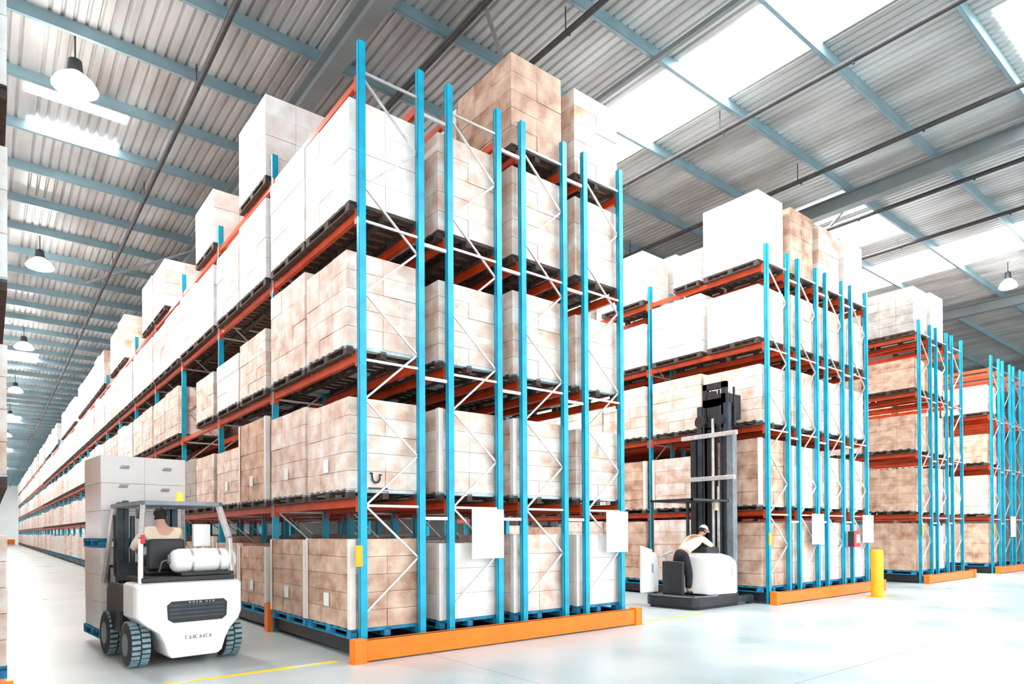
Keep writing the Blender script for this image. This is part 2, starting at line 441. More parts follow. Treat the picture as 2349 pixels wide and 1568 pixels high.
for r in range(4):
    rack(X4+r*PITCH, 3 if r == 0 else 2, ('blue and orange pallet rack at the right edge, %s' if r == 0 else 'empty blue pallet rack at the right edge, %s') % ROWN[r], 'rows of the rightmost rack block', None, 3, r < 3)
rack(XL, 36, 'pallet rack cut off by the left edge of the picture', None, 20, 5)

# ---- loads: (rack x, row, bay, half, level) -> z-scaled heights
TOPS = {X1: [1.72, 3.78, 5.9, 8.1, 10.1], X2: [2.05, 3.95, 5.95, 7.9, 10.2], X3: [2.05, 3.97, 5.82, 7.6, 10.15], X4: [2.0, 3.95, 5.75, 7.7, 10.0], XL: [1.8, 3.8, 5.95, 7.95, 10.1]}
OVR = {  # (row, bay, half, level): (top, colour, variant, y-scale, y-shift) or None for an empty place
 (X1,0,0,0,4): None, (X1,0,0,1,4): None, (X1,0,1,0,4): (10.05,'white',0,1,0), (X1,0,1,1,4): None, (X1,0,2,0,4): (9.75,'white',1,1,0), (X1,0,2,1,4): None,
 (X1,0,3,0,4): None, (X1,0,3,1,4): (9.9,'white',0,1,0), (X1,0,4,0,4): (10.0,'white',0,1,0), (X1,0,4,1,4): None, (X1,0,5,0,4): None, (X1,0,6,1,4): None,
 (X1,0,0,0,3): (8.1,'white',0,1,0), (X1,0,0,1,3): (8.15,'white',1,1,0), (X1,0,1,0,3): (8.1,'white',0,1,0), (X1,0,1,1,3): (8.0,'cream',2,1,0),
 (X1,0,0,0,2): (5.92,'cream',2,.93,.04), (X1,0,0,1,2): (6.1,'cream',0,1,0), (X1,0,1,0,2): (5.65,'cream',2,.97,0), (X1,0,1,1,2): (5.55,'white',1,1,0),
 (X1,0,2,0,2): (5.55,'cream',0,.95,0), (X1,0,2,1,2): None,
 (X1,0,0,0,1): (3.78,'cream',2,.95,0), (X1,0,0,1,1): (3.88,'cream',2,1,0), (X1,0,1,0,1): (4.0,'tan',2,1,0), (X1,0,1,1,1): (3.6,'cream',2,1,0), (X1,0,2,0,1): (3.65,'cream',0,1,0), (X1,0,2,1,1): (3.7,'grey',0,1,0),
 (X1,0,0,0,0): (1.72,'tan',2,1,0), (X1,0,0,1,0): (1.70,'tan',2,1,0), (X1,0,1,0,0): (1.55,'tan',2,1,0), (X1,0,1,1,0): (1.6,'tan',2,1,0),
 (X1,1,0,0,4): None, (X1,1,0,1,4): None, (X1,2,0,0,4): (10.1,'tan',2,1,0), (X1,3,0,0,4): (10.1,'cream',2,1,0),
 (X1,1,1,0,4): None, (X1,1,1,1,4): None,
 (X2,0,0,0,4): (10.25,'white',0,.97,0), (X2,0,0,1,4): (9.35,'white',1,.5,-.35), (X2,0,1,0,4): (9.95,'white',1,1,.05), (X2,0,1,1,4): None,
 (X2,0,0,0,3): (7.9,'white',1,.9,-.05), (X2,0,0,1,3): (8.15,'white',2,1,0),
 (X2,0,0,0,1): (4.1,'tan',2,1,0), (X2,0,0,0,0): (2.0,'tan',2,1,0),
 (X3,2,0,0,0): None, (X2,1,0,0,4): (10.25,'tan',2,1,0), (X2,2,0,0,4): (10.2,'cream',2,1,0),
 (X4,0,0,0,4): None, (X4,0,0,1,4): None, (X4,0,1,0,4): None, (X4,0,0,0,3): (7.7,'cream',0,1,0),
 (XL,0,0,0,3): (8.1,'white',0,1,0), (XL,0,0,0,2): (5.95,'white',1,1,0),
}
def slot_rand(key): return random.Random(hash((round(key[0]*10), key[1], key[2], key[3], key[4]))+11)
slots = []
def want(x, row, bays, halves=(0, 1), levels=range(5), pr=0):
    for b in range(bays):
        for hf in halves:
            for lv in levels: slots.append((pr+b, (x, row, b, hf, lv)))
want(X1, 0, 36, pr=0)
for r in (1, 2, 3): want(X1, r, 1, pr=0); want(X1, r, 6, pr=30)
want(X2, 0, 3); want(X3, 0, 2); want(X4, 0, 2); want(XL, 0, 2); want(XL, 0, 36, pr=30)
for r in (1, 2, 3): want(X2, r, 1, (0,)); want(X2, r, 3, pr=30)
want(X3, 1, 1, (0,))
seen = set(); order = []
for p, s in sorted(slots, key=lambda q: (q[0], q[1][0], q[1][1])):
    if s not in seen: seen.add(s); order.append(s)
far = {'cream': MB(), 'white': MB(), 'tan': MB(), 'gap': MB()}
count = 0
for key in order:
    x0, row, b, hf, lv = key
    rx = x0+row*PITCH; R = slot_rand(key)
    top = TOPS[x0][lv]+R.uniform(-.13, .08)
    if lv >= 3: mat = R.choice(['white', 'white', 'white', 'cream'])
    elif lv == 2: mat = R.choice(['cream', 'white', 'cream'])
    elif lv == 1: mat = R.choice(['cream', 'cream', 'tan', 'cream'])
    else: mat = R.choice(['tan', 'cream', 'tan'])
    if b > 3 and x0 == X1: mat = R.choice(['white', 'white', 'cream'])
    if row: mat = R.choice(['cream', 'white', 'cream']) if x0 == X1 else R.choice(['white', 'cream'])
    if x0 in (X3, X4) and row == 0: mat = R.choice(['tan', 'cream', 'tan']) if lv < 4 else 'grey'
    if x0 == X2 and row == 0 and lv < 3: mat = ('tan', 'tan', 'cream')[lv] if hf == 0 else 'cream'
    var = R.choice([0, 1, 2, 2]); sy, dy = 1, 0
    if lv == 4 and b > 5 and R.random() < .22: continue
    if x0 == XL and lv == 4: continue
    if key in OVR:
        if OVR[key] is None: continue
        top, mat, var, sy, dy = OVR[key]
    y = Y0+b*BAY+.07+LYW/2+.04+hf*(LYW+.07)+dy
    z = BT[lv]; h = top-z-.141; x = rx+D/2 + (-.035 if x0 != XL else .035)
    if count < 300:
        c = NAMEC[mat]
        lab = '%s carton load on %s of %s, %s, %s half of %s bay' % (c, LEVN[lv], RNAME[x0], ROWN[row], ('near', 'far')[hf], ORD[b])
        pal = 'blue_pallet' if lv == 0 else ('pale_pallet' if lv in (1, 2) and b < 3 else 'wood_pallet')
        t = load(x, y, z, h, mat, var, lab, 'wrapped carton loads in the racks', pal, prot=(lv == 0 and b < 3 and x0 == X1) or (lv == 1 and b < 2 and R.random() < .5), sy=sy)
        count += 1
        if key == (X1, 0, 0, 0, 1):       # printed upward mark and bar on its end face
            yf = -LYW/2-.022; mk = MB()
            mk.tube([(-.085, yf, .36), (-.075, yf, .27), (-.03, yf, .235), (.02, yf, .25), (.045, yf, .3), (.045, yf, .37)], .014, 6)
            mk.box(-.12, -.07, yf-.006, yf+.008, .36, .385).box(.045, .08, yf-.006, yf+.008, .345, .365).box(-.14, .17, yf-.006, yf+.008, .145, .165)
            part('printed_mark', mk, 'print_ink', t, (-.15, .04, 0), label='dark printed mark with a bar under it')
        if lv <= 1 and b < 2 and x0 == X1 and row == 0:   # paper labels on the aisle side
            part('paper_label', MB().box(-LX/2-.026, -LX/2-.018, -.09, .09, .42, .62), 'white_sheet', t)
    else:
        f = far[mat if mat in far else 'tan']
        nl = 4 if lv != 3 else 5
        for k in range(nl):
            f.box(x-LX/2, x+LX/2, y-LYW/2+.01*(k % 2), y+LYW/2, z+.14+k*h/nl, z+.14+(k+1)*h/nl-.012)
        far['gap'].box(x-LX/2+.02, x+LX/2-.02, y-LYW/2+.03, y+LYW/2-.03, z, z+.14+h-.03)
fm = MB()
for i, k in enumerate(('cream', 'white', 'tan', 'gap')):
    n = len(fm.v); fm.v += far[k].v; fm.f += [[a+n for a in q] for q in far[k].f]; fm.mi += [i]*len(far[k].f)
o = part('distant_pallet_loads', fm, ['cream', 'white', 'tan', 'gap'], kind='stuff')
tag(o, 'far pale carton loads filling the long racks towards the vanishing end of the aisle', 'pallet load')

# ------------------------------------------------------------ guard rails, signs, small things on the racks
def guard(x0, x1, y, h, label):
    t = thing('guard_rail', label, 'guard rail', ((x0+x1)/2, y, 0), 0, 'orange guard rails at the rack ends')
    L = (x1-x0)/2
    part('rail', MB().box(-L, L, -.03, .03, .02, h).box(-L, L, -.03, .10, h-.012, h), 'guard', t, bevel=.006)
    for s in (-1, 1):
        part('end_post', MB().box(s*L-.09, s*L+.09, -.06, .12, 0, h+.02).box(s*L-.13, s*L+.13, -.08, .14, 0, .012), 'guard', t, bevel=.008)
guard(4.03, 9.84, Y0-.24, .31, 'long orange steel guard rail on the floor before the nearest rack')
guard(14.95, 20.95, Y0-.24, .30, 'orange guard rail at the foot of the second rack, left of the bollard')
guard(24.5, 28.9, Y0-.24, .28, 'short orange guard rail right of the bollard before the third rack')
guard(31.9, 37.5, Y0-.24, .28, 'orange guard rail at the right edge before the last rack')
guard(-3.0, .12, Y0-.24, .31, 'orange guard rail at the lower left corner of the picture')
guard(-1.5, 3.6, 140.6, .9, 'distant orange rail across the far end of the left aisle')
def sign(x0, x1, z0, z1, label):
    o = thing('hanging_sign', label, 'sign', ((x0+x1)/2, Y0-.085, z0), 0, 'blank white signs on the rack posts')
    w = (x1-x0)/2; h = z1-z0
    part('board', MB().box(-w, w, -.008, .008, 0, h), 'white_sheet', o, bevel=.004)
    part('fixing', MB().cyl((-w+.05, -.01, h-.05), (-w+.05, .022, h-.05), .012, n=8).cyl((w-.05, -.01, h-.05), (w-.05, .022, h-.05), .012, n=8), 'galv', o)
sign(6.06, 6.70, 1.38, 2.18, 'blank white sign on the end of the nearest rack, left of two')
sign(9.17, 9.77, 1.41, 2.19, 'blank white sign on the last right post of the nearest rack')
sign(17.02, 17.66, 1.43, 2.24, 'blank white sign on the second rack, left of the red cabinet')
sign(20.0, 20.7, 1.43, 2.24, 'blank white sign on the second rack, right of the red cabinet')
sign(34.05, 34.7, 1.47, 2.34, 'small blank white sign on the rack at the right edge')
def ytag(x, z0, z1, label, side=False):
    mb = MB().box(-.055, .055, -.006, .006, 0, z1-z0).box(-.04, .04, -.012, -.006, .04, z1-z0-.04)
    o = part('capacity_tag', mb, 'yellow', None, (x, Y0-.062, z0), bevel=.004)
    tag(o, label, 'tag', 'yellow tags on the corner posts')
ytag(X1-.085, 1.33, 1.63, 'yellow tag on the nearest blue corner post')
ytag(X2-.03, 1.45, 1.75, 'yellow tag on the corner post of the second rack')
ytag(X3+.03, 1.6, 2.0, 'yellow tag on the corner post of the third rack')
ytag(X4, 1.6, 2.0, 'yellow tag on the corner post of the rightmost rack')
t = thing('extinguisher_cabinet', 'red fire extinguisher cabinet with white label on the second rack', 'extinguisher', (19.28, Y0-.09, 1.32))
part('cabinet', MB().box(-.20, .20, -.16, .0, 0, .46), 'red', t, bevel=.02)
part('label_plate', MB().box(-.07, .14, -.168, -.158, .12, .36), 'white_sheet', t, label='white label plate')
part('hinge', MB().box(-.235, -.2, -.16, 0, .02, .44), 'black', t)
t = thing('bollard', 'yellow steel bollard standing free before the second rack', 'bollard', (18.83, 7.75, 0))
part('pillar', MB().cyl((0,0,.01), (0,0,1.27), .155, n=28, rings=[(0,.155),(.97,.155),(.99,.145),(1,.12)]), 'yellow', t, smooth=True)
part('base_plate', MB().box(-.2, .2, -.2, .2, 0, .014), 'yellow', t)
for yy, q in ((Y0+BAY-.02, 'first bay'),):
    t = thing('post_guard', 'small orange foot guard at the aisle post between forklift and rack corner', 'guard', (X1-.14, yy, 0))
    part('shield', MB().prism([(-.05, -.09), (.05, -.09), (.05, -.07), (-.03, -.07), (-.03, .07), (.05, .07), (.05, .09), (-.05, .09)], 0, .52, 'z'), 'guard', t)
    part('foot', MB().box(-.07, .06, -.11, .11, 0, .01), 'guard', t)
# floor markings
o = part('floor_marking', MB().box(-2.5, 3.85, 8.74, 8.86, .0005, .004), 'floor_paint')
tag(o, 'worn yellow line painted across the aisle mouth in front of the forklift', 'floor marking')
o = part('floor_marking', MB().box(10.2, 12.3, 8.6, 8.68, .0005, .004), 'floor_paint')
tag(o, 'worn yellow line on the floor beside the reach truck', 'floor marking')

# ------------------------------------------------------------ people
def skin_obj(name, nodes, edges, mat, parent, sub=2, root=0):
    """nodes: (x,y,z,r) ; grown with a Skin modifier"""
    me = bpy.data.meshes.new(name); me.from_pydata([n[:3] for n in nodes], edges, [])
    o = add(name, me, parent); me.materials.append(MATS[mat])
    o.modifiers.new('skin', 'SKIN')
    for i, n in enumerate(nodes):
        v = me.skin_vertices[0].data[i]; r = n[3]; v.radius = r if isinstance(r, tuple) else (r, r); v.use_root = (i == root)
    s = o.modifiers.new('sub', 'SUBSURF'); s.levels = sub; s.render_levels = sub
    o.modifiers['skin'].use_smooth_shade = True
    return o
def person(name_label, loc, rz, J, skin, hair, cap=None):
    """J: dict of joints in local coordinates, facing +x"""
    t = thing('person', name_label, 'person', loc, rz)
    P = lambda k, r: (*J[k], r)
    nd = []; ed = []; ix = {}
    def n(k, p, r, link=None):
        ix[k] = len(nd); nd.append((*p, r))
        if link is not None: ed.append((ix[link], ix[k]))
    n('pelvis', J['pelvis'], (.13, .15)); n('waist', J['waist'], (.11, .14), 'pelvis'); n('chest', J['chest'], (.12, .17), 'waist')
    n('neck', J['neck'], .055, 'chest'); n('skull', J['head'], (.085, .075), 'neck')
    for s in 'lr':
        n('hip'+s, J['hip'+s], .095, 'pelvis'); n('knee'+s, J['knee'+s], .06, 'hip'+s); n('ank'+s, J['ank'+s], .042, 'knee'+s); n('toe'+s, J['toe'+s], .035, 'ank'+s)
        n('sh'+s, J['sh'+s], .062, 'chest'); n('el'+s, J['el'+s], .043, 'sh'+s); n('wr'+s, J['wr'+s], .03, 'el'+s)
        a = Vector(J['wr'+s]); d = (a-Vector(J['el'+s])).normalized(); sd = Vector((0, 0, 1)).cross(d).normalized() if abs(d.z) < .9 else Vector((0, 1, 0)); dn = d.cross(sd).normalized()
        if dn.z > 0: dn = -dn
        n('palm'+s, a+d*.075, (.034, .018), 'wr'+s)
        for q, (off, ln) in enumerate(((-.030, .070), (-.010, .080), (.010, .075), (.030, .058))):
            p1 = a+d*.10+sd*off; p2 = p1+d*ln*.55+dn*.01; p3 = p2+d*ln*.25+dn*ln*.45
            n('f%s%d' % (s, q), p1, .0095, 'palm'+s); n('g%s%d' % (s, q), p2, .009, 'f%s%d' % (s, q)); n('h%s%d' % (s, q), p3, .008, 'g%s%d' % (s, q))
        tp = a+d*.05+sd*(.04 if s == 'l' else -.04)
        n('t'+s, tp, .011, 'palm'+s); n('u'+s, tp+d*.045+sd*(.012 if s == 'l' else -.012)+dn*.015, .009, 't'+s)
    body = skin_obj('body', nd, ed, skin, t)
    # head
    hx = Vector(J['head']); fd = Vector(J['face']).normalized(); up = (hx-Vector(J['neck'])).normalized()
    up = (up-fd*up.dot(fd)).normalized(); sd = up.cross(fd)
    HM = Matrix((( fd.x, sd.x, up.x, hx.x), (fd.y, sd.y, up.y, hx.y), (fd.z, sd.z, up.z, hx.z), (0,0,0,1)))
    bm = bmesh.new(); bmesh.ops.create_uvsphere(bm, u_segments=24, v_segments=18, radius=1)
    for v in bm.verts:
        x, y, z = v.co
        sc = 1-.18*max(0, -z); X = x*.098*(1-.05*max(0, -z)); Y = y*.078*sc; Z = z*.122
        if x > .75 and abs(y) < .3 and -.35 < z < .12: X += .022*(1-abs(y)/.3)*(.5+(.12-z))
        if x > .6 and .08 < z < .28 and .18 < abs(y) < .5: X -= .008
        v.co = HM @ Vector((X, Y, Z+.01))
    me = bpy.data.meshes.new('head'); bm.to_mesh(me); bm.free(); me.materials.append(MATS[skin])
    for p in me.polygons: p.use_smooth = True
    hd = add('head', me, t)
    e = MB()
    for s in (-1, 1): e.cyl(HM @ Vector((.08, s*.031, .025)), HM @ Vector((.090, s*.031, .025)), .011, .006, 10)
    part('eyes', e, 'print_ink', hd, smooth=True)
    e = MB()
    for s in (-1, 1): e.cyl(HM @ Vector((-.012, s*.070, 0)), HM @ Vector((-.02, s*.092, .006)), .026, .018, 12)
    part('ears', e, skin, hd, smooth=True)
    e = MB().bar(HM @ Vector((.089, -.022, -.055)), HM @ Vector((.089, .022, -.055)), .008)
    part('mouth', e, 'red', hd)
    bm = bmesh.new(); bmesh.ops.create_uvsphere(bm, u_segments=24, v_segments=18, radius=1)
    for v in bm.verts:
        x, y, z = v.co; X = x*.107-.010; Y = y*.088; Z = z*.122+.024
        if x > .35 and z < .45: X *= .55; Z = max(Z, .05)
        if z < -.5: Z = -.045
        v.co = HM @ Vector((X, Y, Z))
    me = bpy.data.meshes.new('hair'); bm.to_mesh(me); bm.free(); me.materials.append(MATS[hair])
    for p in me.polygons: p.use_smooth = True
    add('hair', me, t)
    if cap:
        bm = bmesh.new(); bmesh.ops.create_uvsphere(bm, u_segments=24, v_segments=16, radius=1)
        for v in bm.verts:
            x, y, z = v.co; X = x*.118-.004; Y = y*.098; Z = max(z, 0)*.118+.045
            if z <= .12 and x > .3: X += .07*x
            v.co = HM @ Vector((X, Y, Z))
        me = bpy.data.meshes.new('cap'); bm.to_mesh(me); bm.free(); me.materials.append(MATS[cap])
        for p in me.polygons: p.use_smooth = True
        add('cap', me, t)
    # clothes
    g = .022; nodes = []; edges = []
    def c(p, r): nodes.append((*p, r)); return len(nodes)-1
    V = {k: Vector(v) for k, v in J.items()}
    a = c(V['pelvis']+(V['waist']-V['pelvis'])*.3, (.15, .165)); b = c(V['waist'], (.135, .16)); d = c(V['chest'], (.145, .19)); e2 = c(V['chest']+(V['neck']-V['chest'])*.72, (.075, .09))
    edges += [(a, b), (b, d), (d, e2)]
    for s in 'lr':
        p = c(V['sh'+s], .088); q = c(V['el'+s], .066); r = c(V['el'+s]+(V['wr'+s]-V['el'+s])*.82, .048); edges += [(d, p), (p, q), (q, r)]
    skin_obj('shirt', nodes, edges, 'shirt', t)
    nodes = []; edges = []
    a = c(V['pelvis'], (.155, .165)); b = c(V['pelvis']+(V['waist']-V['pelvis'])*.55, (.13, .15)); edges.append((a, b))
    for s in 'lr':
        p = c(V['hip'+s], .128); q = c(V['knee'+s], .10); r = c(V['knee'+s]+(V['ank'+s]-V['knee'+s])*.9, .08); edges += [(a, p), (p, q), (q, r)]
    skin_obj('trousers', nodes, edges, 'trousers', t)
    for s in 'lr':
        skin_obj('shoe', [(*(V['ank'+s]+Vector((-.03, 0, -.03))), .05), (*(V['ank'+s]+(V['toe'+s]-V['ank'+s])*.5), .048), (*V['toe'+s], .04)], [(0, 1), (1, 2)], 'black', t, sub=1)
    return t

# ------------------------------------------------------------ counterbalance forklift (local: rear at y = 0, forward = +y)
FL, FA = (2.215, 9.88, 0), math.radians(5)
ft = thing('forklift', 'white counterbalance forklift with gas tank driving down the left aisle', 'forklift', FL, FA)
W = .70
cw = [(-W,1.12),(-W,.70),(-.60,.60),(-.43,.47),(-.36,.33),(-.32,.17),(-.27,.12),(.36,.12),(.42,.17),(.47,.33),(.54,.47),(.66,.60),(W,.70),(W,1.12),(W-.04,1.15),(-W+.04,1.15)]
mb = MB()
# rounded counterweight: slices along y
sl = [(0.0, .94), (.03, .975), (.10, 1.0), (.62, 1.0)]
n0 = len(mb.v); K = len(cw)
for yy, s in sl:
    for p, q in cw: mb.v.append((p*s, yy, .12+(q-.12)*(1-(1-s)*.5)))
for i in range(len(sl)-1):
    for j in range(K):
        j2 = (j+1) % K; mb.f.append([i*K+j, i*K+j2, (i+1)*K+j2, (i+1)*K+j]); mb.mi.append(0)
mb.f.append(list(range(K))[::-1]); mb.f.append([3*K+i for i in range(K)]); mb.mi += [0, 0]
part('counterweight', mb, 'white_paint', ft, bevel=.012)
vent = MB().prism([(-.36+.05, .60), (.33, .60), (.39, .65), (.40, .84), (.35, .89), (-.33, .89), (-.39, .84), (-.38, .65)], -.012, .03)
v = part('vent_panel', vent, 'black', ft, (.07, 0, 0))
sv = MB()
for i in range(4): sv.box(-.36, .36, -.018, -.010, .66+i*.055, .68+i*.055)
part('vent_slat', sv, 'dark_steel', v)
lt = MB()   # small lettering row along the upper edge of the vent and the grey maker's mark below
for i, (x, wd) in enumerate(((-.12, .03), (-.07, .03), (-.02, .02), (.02, .03), (.10, .03), (.15, .02), (.19, .03))): lt.box(x, x+wd, -.022, -.012, .855, .88)
part('lettering', lt, 'mid_steel', v)
lt = MB()
for i, x in enumerate((-.15, -.105, -.06, -.02, .03, .075, .12, .16)):
    if i in (0, 3, 6): lt.box(x, x+.03, -.012, .0, .335, .342).box(x, x+.008, -.012, .0, .335, .385).box(x, x+.03, -.012, .0, .378, .385)
    else: lt.box(x, x+.03, -.012, .0, .335, .342).box(x+.01, x+.02, -.012, .0, .335, .38).box(x+.024, x+.031, -.012, 0, .335, .37)
part('maker_mark', lt, 'grey_ink', ft, (.06, .004, .03), label='small grey lettering')
part('chassis', MB().box(-.44, .44, .6, 1.95, .14, .62).box(-.66, .66, .95, 1.55, .40, .72), 'black', ft, bevel=.02)
part('side_panel', MB().prism([(.62, 1.10), (.62, .72), (.95, .72), (1.15, .62), (1.3, .40), (1.75, .40), (1.75, 1.0), (1.6, 1.10)], -.66, -.60, 'x').prism([(.62, 1.10), (.62, .72), (.95, .72), (1.15, .62), (1.3, .40), (1.75, .40), (1.75, 1.0), (1.6, 1.10)], .60, .66, 'x').box(-.60, .60, .62, 1.2, .62, 1.10), 'dark_steel', ft, bevel=.015)
def wheel(x, y, r, wd, rear):
    a, b = x-wd/2, x+wd/2
    o = part('wheel', MB().cyl((a, y, r), (b, y, r), r, n=36, rings=[(0, r*.86), (.08, r*.97), (.2, r-.012), (.8, r-.012), (.92, r*.97), (1, r*.86)]), 'rubber', ft, smooth=True)
    tm = MB()
    for i in range(26):
        an = 2*math.pi*i/26; c = Vector((0, math.cos(an), math.sin(an)))
        for s in (0, 1):
            an2 = an+(.06 if s else 0); q = Matrix.Rotation(an2, 4, 'X'); q.translation = Vector((x, y, r))
            tm.box(-wd*.44 if s else .01, -.01 if s else wd*.44, r-.03, r+.004, -.022, .022, q)
    part('tread', tm, 'tread', o)
    part('hub', MB().cyl((a-.008, y, r), (b+.008, y, r), r*.5, n=24, rings=[(0, r*.3), (.02, r*.5), (.98, r*.5), (1, r*.3)]), 'mid_steel', o, smooth=True)
wheel(-.60, .42, .31, .25, 1); wheel(.62, .42, .31, .25, 1)
wheel(-.58, 1.72, .33, .24, 0); wheel(.58, 1.72, .33, .24, 0)
part('engine_hood', MB().box(-.60, .62, .10, .95, 1.15, 1.22).box(-.1, .62, .12, .55, 1.22, 1.27), 'black', ft, bevel=.015)
tk = part('gas_tank', MB().cyl((-.19, .32, 1.43), (.70, .32, 1.43), .17, n=32, rings=[(0,.05),(.015,.11),(.05,.15),(.12,.17),(.88,.17),(.95,.15),(.985,.11),(1,.05)]), 'white_paint', ft, smooth=True)
for x in (.05, .42): part('tank_strap', MB().cyl((x, .32, 1.43), (x+.035, .32, 1.43), .173, n=32), 'galv', tk, smooth=True)
part('tank_valve', MB().cyl((-.16, .32, 1.43), (-.22, .32, 1.43), .04, n=12).cyl((-.2, .32, 1.43), (-.2, .32, 1.52), .02, n=8).tube([(-.2,.32,1.45),(-.28,.36,1.42),(-.3,.42,1.28)], .012), 'mid_steel', tk)
part('tank_bracket', MB().box(.02, .10, .22, .46, 1.25, 1.33).box(.40, .48, .22, .46, 1.25, 1.33).box(-.08, .60, .2, .5, 1.25, 1.28), 'black', ft, bevel=.008)
st = part('seat', MB().box(-.42, .12, .70, 1.20, 1.20, 1.34), 'black', ft, bevel=.05)
part('seat_back', MB().box(-.40, .10, .58, .70, 1.28, 1.74), 'black', ft, bevel=.05)
for x, q in ((-.60, -.50), (.60, .50)):
    gd = MB().bar((x, .16, 1.13), (x*.97, .22, 1.75), .065, .08).bar((x*.97, .22, 1.75), (q, .42, 2.24), .065, .08)
    part('guard_leg', gd, 'galv', ft, bevel=.012)
    part('guard_leg', MB().bar((q, 2.02, 2.24), (x*.98, 2.25, 1.05), .06, .06), 'galv', ft, bevel=.012)
rf = MB().box(-.54, .54, .36, .42, 2.21, 2.27).box(-.54, .54, 2.0, 2.06, 2.21, 2.27).box(-.54, -.48, .36, 2.06, 2.21, 2.27).box(.48, .54, .36, 2.06, 2.21, 2.27)
for i in range(7): rf.box(-.40+i*.13-.012, -.40+i*.13+.012, .4, 2.04, 2.225, 2.26)
part('overhead_guard', rf, 'mid_steel', ft, bevel=.008)
part('beacon', MB().cyl((-.04, .40, 2.27), (-.04, .40, 2.285), .06, n=16).cyl((-.04, .40, 2.285), (-.04, .40, 2.40), .05, .04, 16), 'beacon', ft, smooth=True, label='amber beacon')
part('tail_light', MB().box(-.60, -.55, .13, .17, 1.68, 1.80), 'red', ft, bevel=.008, label='red tail light')
part('display_box', MB().box(.22, .46, .62, .70, 1.62, 1.95).box(.34, .37, .64, .68, 1.3, 1.62), 'white_paint', ft, bevel=.012)
part('cowl', MB().prism([(1.55, 1.10), (1.95, 1.10), (1.95, 1.32), (1.75, 1.38)], -.5, .5, 'x'), 'dark_steel', ft, bevel=.02)
part('steering_wheel', MB().tube([( -.14+.17*math.cos(a), 1.52+.17*math.sin(a)*.8, 1.55+.17*math.sin(a)*.6) for a in [i*math.pi/8 for i in range(17)]], .014).bar((-.14, 1.52, 1.55), (-.14, 1.75, 1.30), .04), 'black', ft)
mst = MB()
for s in (-1, 1):
    mst.box(*sorted((s*.44, s*.35)), 2.08, 2.22, .10, 2.30).box(*sorted((s*.34, s*.27)), 2.12, 2.26, .12, 2.34)
    mst.cyl((s*.22, 2.13, .2), (s*.22, 2.13, 2.1), .035, n=12)
for z in (.3, 1.2, 2.22): mst.box(-.44, .44, 2.06, 2.12, z, z+.09)
part('mast', mst, 'dark_steel', ft, bevel=.006)
cr = MB().box(-.55, .55, 2.26, 2.30, .10, .22).box(-.55, .55, 2.26, 2.30, .52, .62)
for i in range(7): cr.box(-.53+i*.172, -.50+i*.172, 2.265, 2.295, .22, 1.30)
cr.box(-.55, .55, 2.262, 2.298, 1.28, 1.32)
part('load_backrest', cr, 'dark_steel', ft)
for s in (-1, 1): part('fork', MB().prism([(2.30, .10), (2.30, .62), (2.34, .62), (2.345, .14), (3.42, .115), (3.42, .10)], s*.28-.06, s*.28+.06, 'x'), 'black', ft)
part('mirror', MB().box(-.60, -.50, .36, .40, 2.02, 2.16).bar((-.52, .38, 2.1), (-.5, .4, 2.22), .02), 'dark_steel', ft)
part('side_hose', MB().tube([(-.50, 2.0, 2.1), (-.52, 1.9, 1.6), (-.56, 1.7, 1.2), (-.54, 1.5, 1.1)], .018), 'black', ft)

fdr = person('person in cream shirt driving the white forklift, seen from behind', FL, FA+math.pi/2, dict(
    pelvis=(.86, .14, 1.43), waist=(.84, .14, 1.60), chest=(.88, .14, 1.78), neck=(.93, .14, 1.97), head=(.96, .14, 2.06), face=(1, 0, -.15),
    hipl=(.90, .24, 1.42), hipr=(.90, .04, 1.42), kneel=(1.32, .27, 1.40), kneer=(1.32, .0, 1.40), ankl=(1.42, .26, 1.02), ankr=(1.42, .02, 1.02), toel=(1.53, .26, .96), toer=(1.53, .02, .96),
    shl=(.89, .36, 1.83), shr=(.89, -.08, 1.83), ell=(1.06, .46, 1.62), elr=(1.06, -.16, 1.60), wrl=(1.32, .34, 1.60), wrr=(1.33, .02, 1.60)), 'skin_pale', 'hair')
# ------------------------------------------------------------ load carried on the forks
def fork_load(y, z, h, label, marks):
    c = Matrix.Rotation(FA, 4, 'Z') @ Vector((.02, y, 0))
    t = thing('pallet_load', label, 'pallet load', (FL[0]+c.x, FL[1]+c.y, z), FA, 'two loads stacked on the forklift forks')
    add('pallet', PM['blue_pallet'], t, scale=(1.1, .72, 1))
    add('cartons', CM['snow'][1], t, (0, 0, .141), scale=(1.07, .70, h))
    if marks:
        for x, zz in ((-.36, 1.10), (.27, 1.10), (-.38, .80), (.24, .76)):
            mk = MB().box(x, x+.13, -.590, -.582, zz*h/1.3, zz*h/1.3+.025).box(x+.02, x+.14, -.590, -.582, zz*h/1.3+.035, zz*h/1.3+.05)
            part('printed_mark', mk, 'grey_ink', t, (0, 0, .14), label='small grey print')
    return t
fork_load(2.95, .155, 1.30, 'white wrapped carton load low on the forklift forks', False)
fork_load(2.95, .155+1.445, 1.33, 'white carton load with grey prints, upper of two on the forklift', True)

